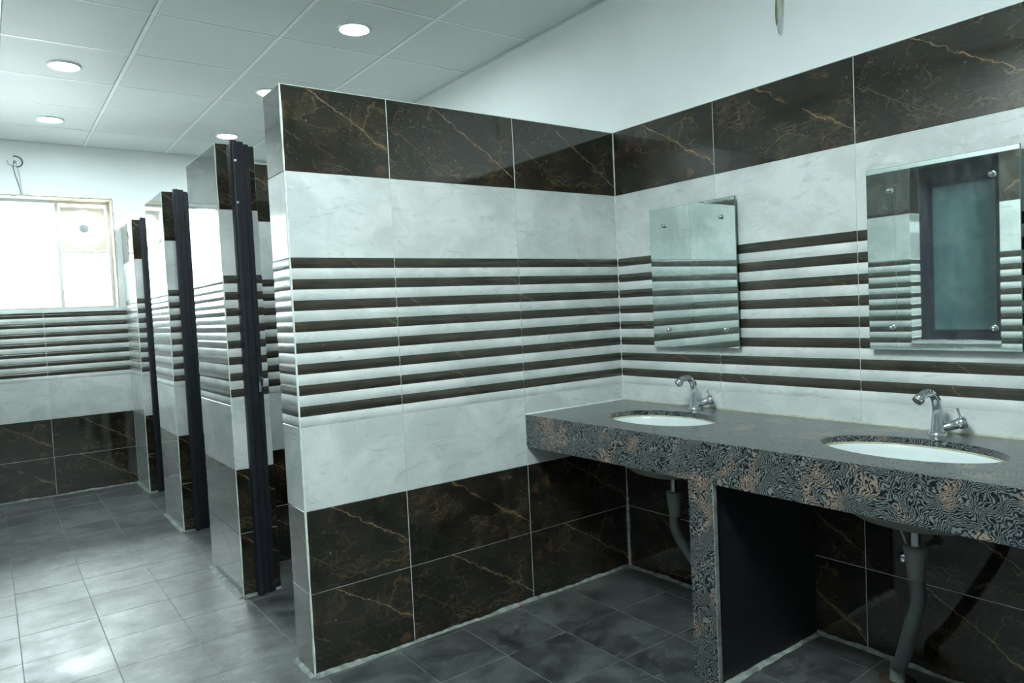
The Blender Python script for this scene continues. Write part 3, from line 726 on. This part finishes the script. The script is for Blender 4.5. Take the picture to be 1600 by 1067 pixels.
faucet(-.072, -.492, 'chrome swan-neck faucet at the left washbasin near the corner')
faucet(-.072, -1.452, 'chrome swan-neck faucet at the washbasin below the right mirror')
faucet(-.072, -2.41, 'chrome swan-neck faucet beyond the right edge of the view')

def trap(bx, by, end, label, valve=True):
    o = empty('drain_pipe', (0, 0, 0)); tag(o, label, 'pipe', 'waste pipes under the washbasins')
    zt = CT-.238
    MB().tube([(bx, by, zt+.005), (bx, by, .50)], .0165, 18).obj('waste_tube', M_CHROME, o)
    m = MB(); m.lathe([(.017, .53), (.031, .532), (.032, .520), (.029, .500), (.022, .440), (.021, .432), (.017, .432)], (bx, by, 0), 22); m.obj('rubber_connector', M_CONE, o)
    P = smooth_path([(bx, by, .440), (bx+.003, by-.002, .37), (bx+(end[0]-bx)*.30, by+(end[1]-by)*.30, .25), (bx+(end[0]-bx)*.75, by+(end[1]-by)*.75, .10), (end[0], end[1], .045)], 30)
    rad = [.0205+(.0016 if i % 2 else -.0010) for i in range(len(P))]
    MB().tube(P, rad, 16).obj('corrugated_hose', M_HOSE, o)
    MB().tube([(end[0], end[1], .05), (end[0], end[1], -.001)], [.021, .024], 16).obj('outlet_sleeve', M_CONE, o)
    m = MB(); m.lathe([(.0, .0025), (.045, .003), (.058, .001), (.058, .0)], (end[0], end[1], 0), 22); m.obj('drain_hole_rim', M_DRAIN, o)
    return o
trap(-.315, -1.487, (-.125, -1.335), 'grey corrugated waste pipe under the right washbasin')
trap(-.315, -.575, (-.15, -.74), 'grey corrugated waste pipe half hidden by the granite support, under the left washbasin')
def valve(x, y, label):
    o = empty('angle_valve', (-.0, y, .42)); tag(o, label, 'valve', 'angle valves under the counter')
    MB().tube([(-.001, 0, 0), (-.004, 0, 0), (-.005, 0, 0), (-.115, 0, 0)], [.020, .020, .009, .009], 14).obj('valve_body', M_CHROME, o)
    m = MB(); m.lathe([(.0, .0), (.012, 0), (.017, .004), (.017, .014), (.012, .018), (0, .019)], (-.115, 0, -.0), 18, axis=(-1, -.5, 0)); m.obj('knob', M_CHROME, o)
    MB().tube(smooth_path([(-.10, 0, .005), (-.10, -.004, .03), (-.105, .006, .06), (-.10, .02, .11), (-.085, .0, .20), (-.072, -.04, .30), (-.072, -.085, .38)], 6), .0055, 10).obj('braided_hose', M_CHROME, o)
    return o
valve(0, -1.362, 'small chrome angle valve with round knob left of the right waste pipe')
valve(0, -.41, 'small chrome angle valve behind the left waste pipe')

# ------------------------------------------------------------------ mirrors
def wall_mirror(y0, y1, z0, z1, studs, label, tilt):
    yc, zc = (y0+y1)/2, (z0+z1)/2; w, h = (y0-y1), z1-z0
    o = empty('wall_mirror', (-.0265, yc, zc)); tag(o, label, 'mirror', 'frameless wall mirrors')
    o.rotation_euler = tilt
    MB().box((-.003, -w/2, -h/2), (.003, w/2, h/2)).obj('glass_edge', M_MEDGE, o)
    m = MB(); m.add([(-.0032, -w/2+.001, -h/2+.001), (-.0032, w/2-.001, -h/2+.001), (-.0032, w/2-.001, h/2-.001), (-.0032, -w/2+.001, h/2-.001)], [(0, 1, 2, 3)]); m.obj('mirror_glass', M_MIRROR, o)
    for (sy_, sz) in studs:
        yl, zl = sy_-yc, sz-zc
        m = MB(); m.lathe([(0, .014), (.006, .013), (.0085, .009), (.009, .004), (.0095, 0)], (-.0032, yl, zl), 16, axis=(-1, 0, 0)); m.tube([(.0032, yl, zl), (.0250, yl, zl)], .006, 10); m.obj('stud', M_CHROME, o)
    return o
wall_mirror(-.241, -.695, 1.082, 1.695, [(-.325, 1.618), (-.628, 1.618), (-.332, 1.160), (-.634, 1.160)], 'frameless mirror on four studs near the corner, reflecting stripes of the partition', (0, 0, 0))
wall_mirror(-1.223, -1.672, 1.087, 1.694, [(-1.300, 1.616), (-1.600, 1.618), (-1.300, 1.162), (-1.600, 1.158)], 'frameless mirror at right on four studs, reflecting a dark window', (0, .0015, 0))

# ------------------------------------------------------------------ loose wires
wl_ = empty('hanging_wires', (0, 0, 0)); tag(wl_, 'loose looped wires hanging from the white wall above the right tiles', 'wires')
def wire(name, P, r, mat, par): MB().tube(smooth_path(P, 8), r, 8).obj(name, mat, par)
wire('wire', [(0, -.925, 2.60), (-.02, -.925, 2.55), (-.035, -.918, 2.45), (-.03, -.905, 2.38), (-.02, -.896, 2.33), (-.018, -.897, 2.295)], .0022, M_WIRE_K, wl_)
wire('wire', [(0, -.928, 2.60), (-.025, -.925, 2.54), (-.04, -.922, 2.45), (-.03, -.908, 2.38), (-.02, -.902, 2.33), (-.018, -.9005, 2.30)], .0022, M_WIRE_G, wl_)
wire('wire', [(0, -.93, 2.605), (-.03, -.93, 2.54), (-.03, -.928, 2.45), (-.022, -.918, 2.38), (-.02, -.91, 2.34)], .0020, M_WIRE_Y, wl_)
wire('wire', [(0, -.933, 2.60), (-.03, -.935, 2.54), (-.03, -.932, 2.45), (-.022, -.922, 2.38), (-.018, -.915, 2.31), (-.018, -.910, 2.265), (-.018, -.903, 2.27), (-.018, -.900, 2.30)], .0022, M_WIRE_W, wl_)
MB().lathe([(0, .001), (.012, .001), (.014, 0)], (0, -.929, 2.602), 14, axis=(-1, 0, 0)).obj('wall_hole', M_WIRE_K, wl_)
wc = empty('coiled_wire', (-2.205, YF, 2.575)); tag(wc, 'coiled thin wires dangling from a hole above the far window', 'wires')
m = MB(); m.tube([(.048*math.cos(t), -.012-.004*math.sin(3*t), .042*math.sin(t)) for t in [math.radians(-80+ i*10) for i in range(19)]], .004, 8); m.obj('dark_loop', M_WIRE_K, wc)
m = MB(); m.tube([(.046*math.cos(t), -.010, .036*math.sin(t)) for t in [math.radians(170+ i*10) for i in range(12)]], .0028, 8); m.obj('pale_loop', M_WIRE_W, wc)
MB().tube(smooth_path([(-.004, -.002, .0), (-.012, -.012, -.03), (-.004, -.014, -.10), (.014, -.008, -.17), (.026, -.003, -.245)], 8), .0022, 8).obj('wire', M_WIRE_K, wc)
MB().tube(smooth_path([(.002, -.002, .0), (.012, -.012, -.03), (.022, -.014, -.10), (.028, -.008, -.17), (.036, -.003, -.245)], 8), .0022, 8).obj('wire', M_GREY, wc)
MB().lathe([(0, .001), (.010, .001), (.012, 0)], (0, 0, 0), 14, axis=(0, -1, 0)).obj('wall_hole', M_WIRE_W, wc)
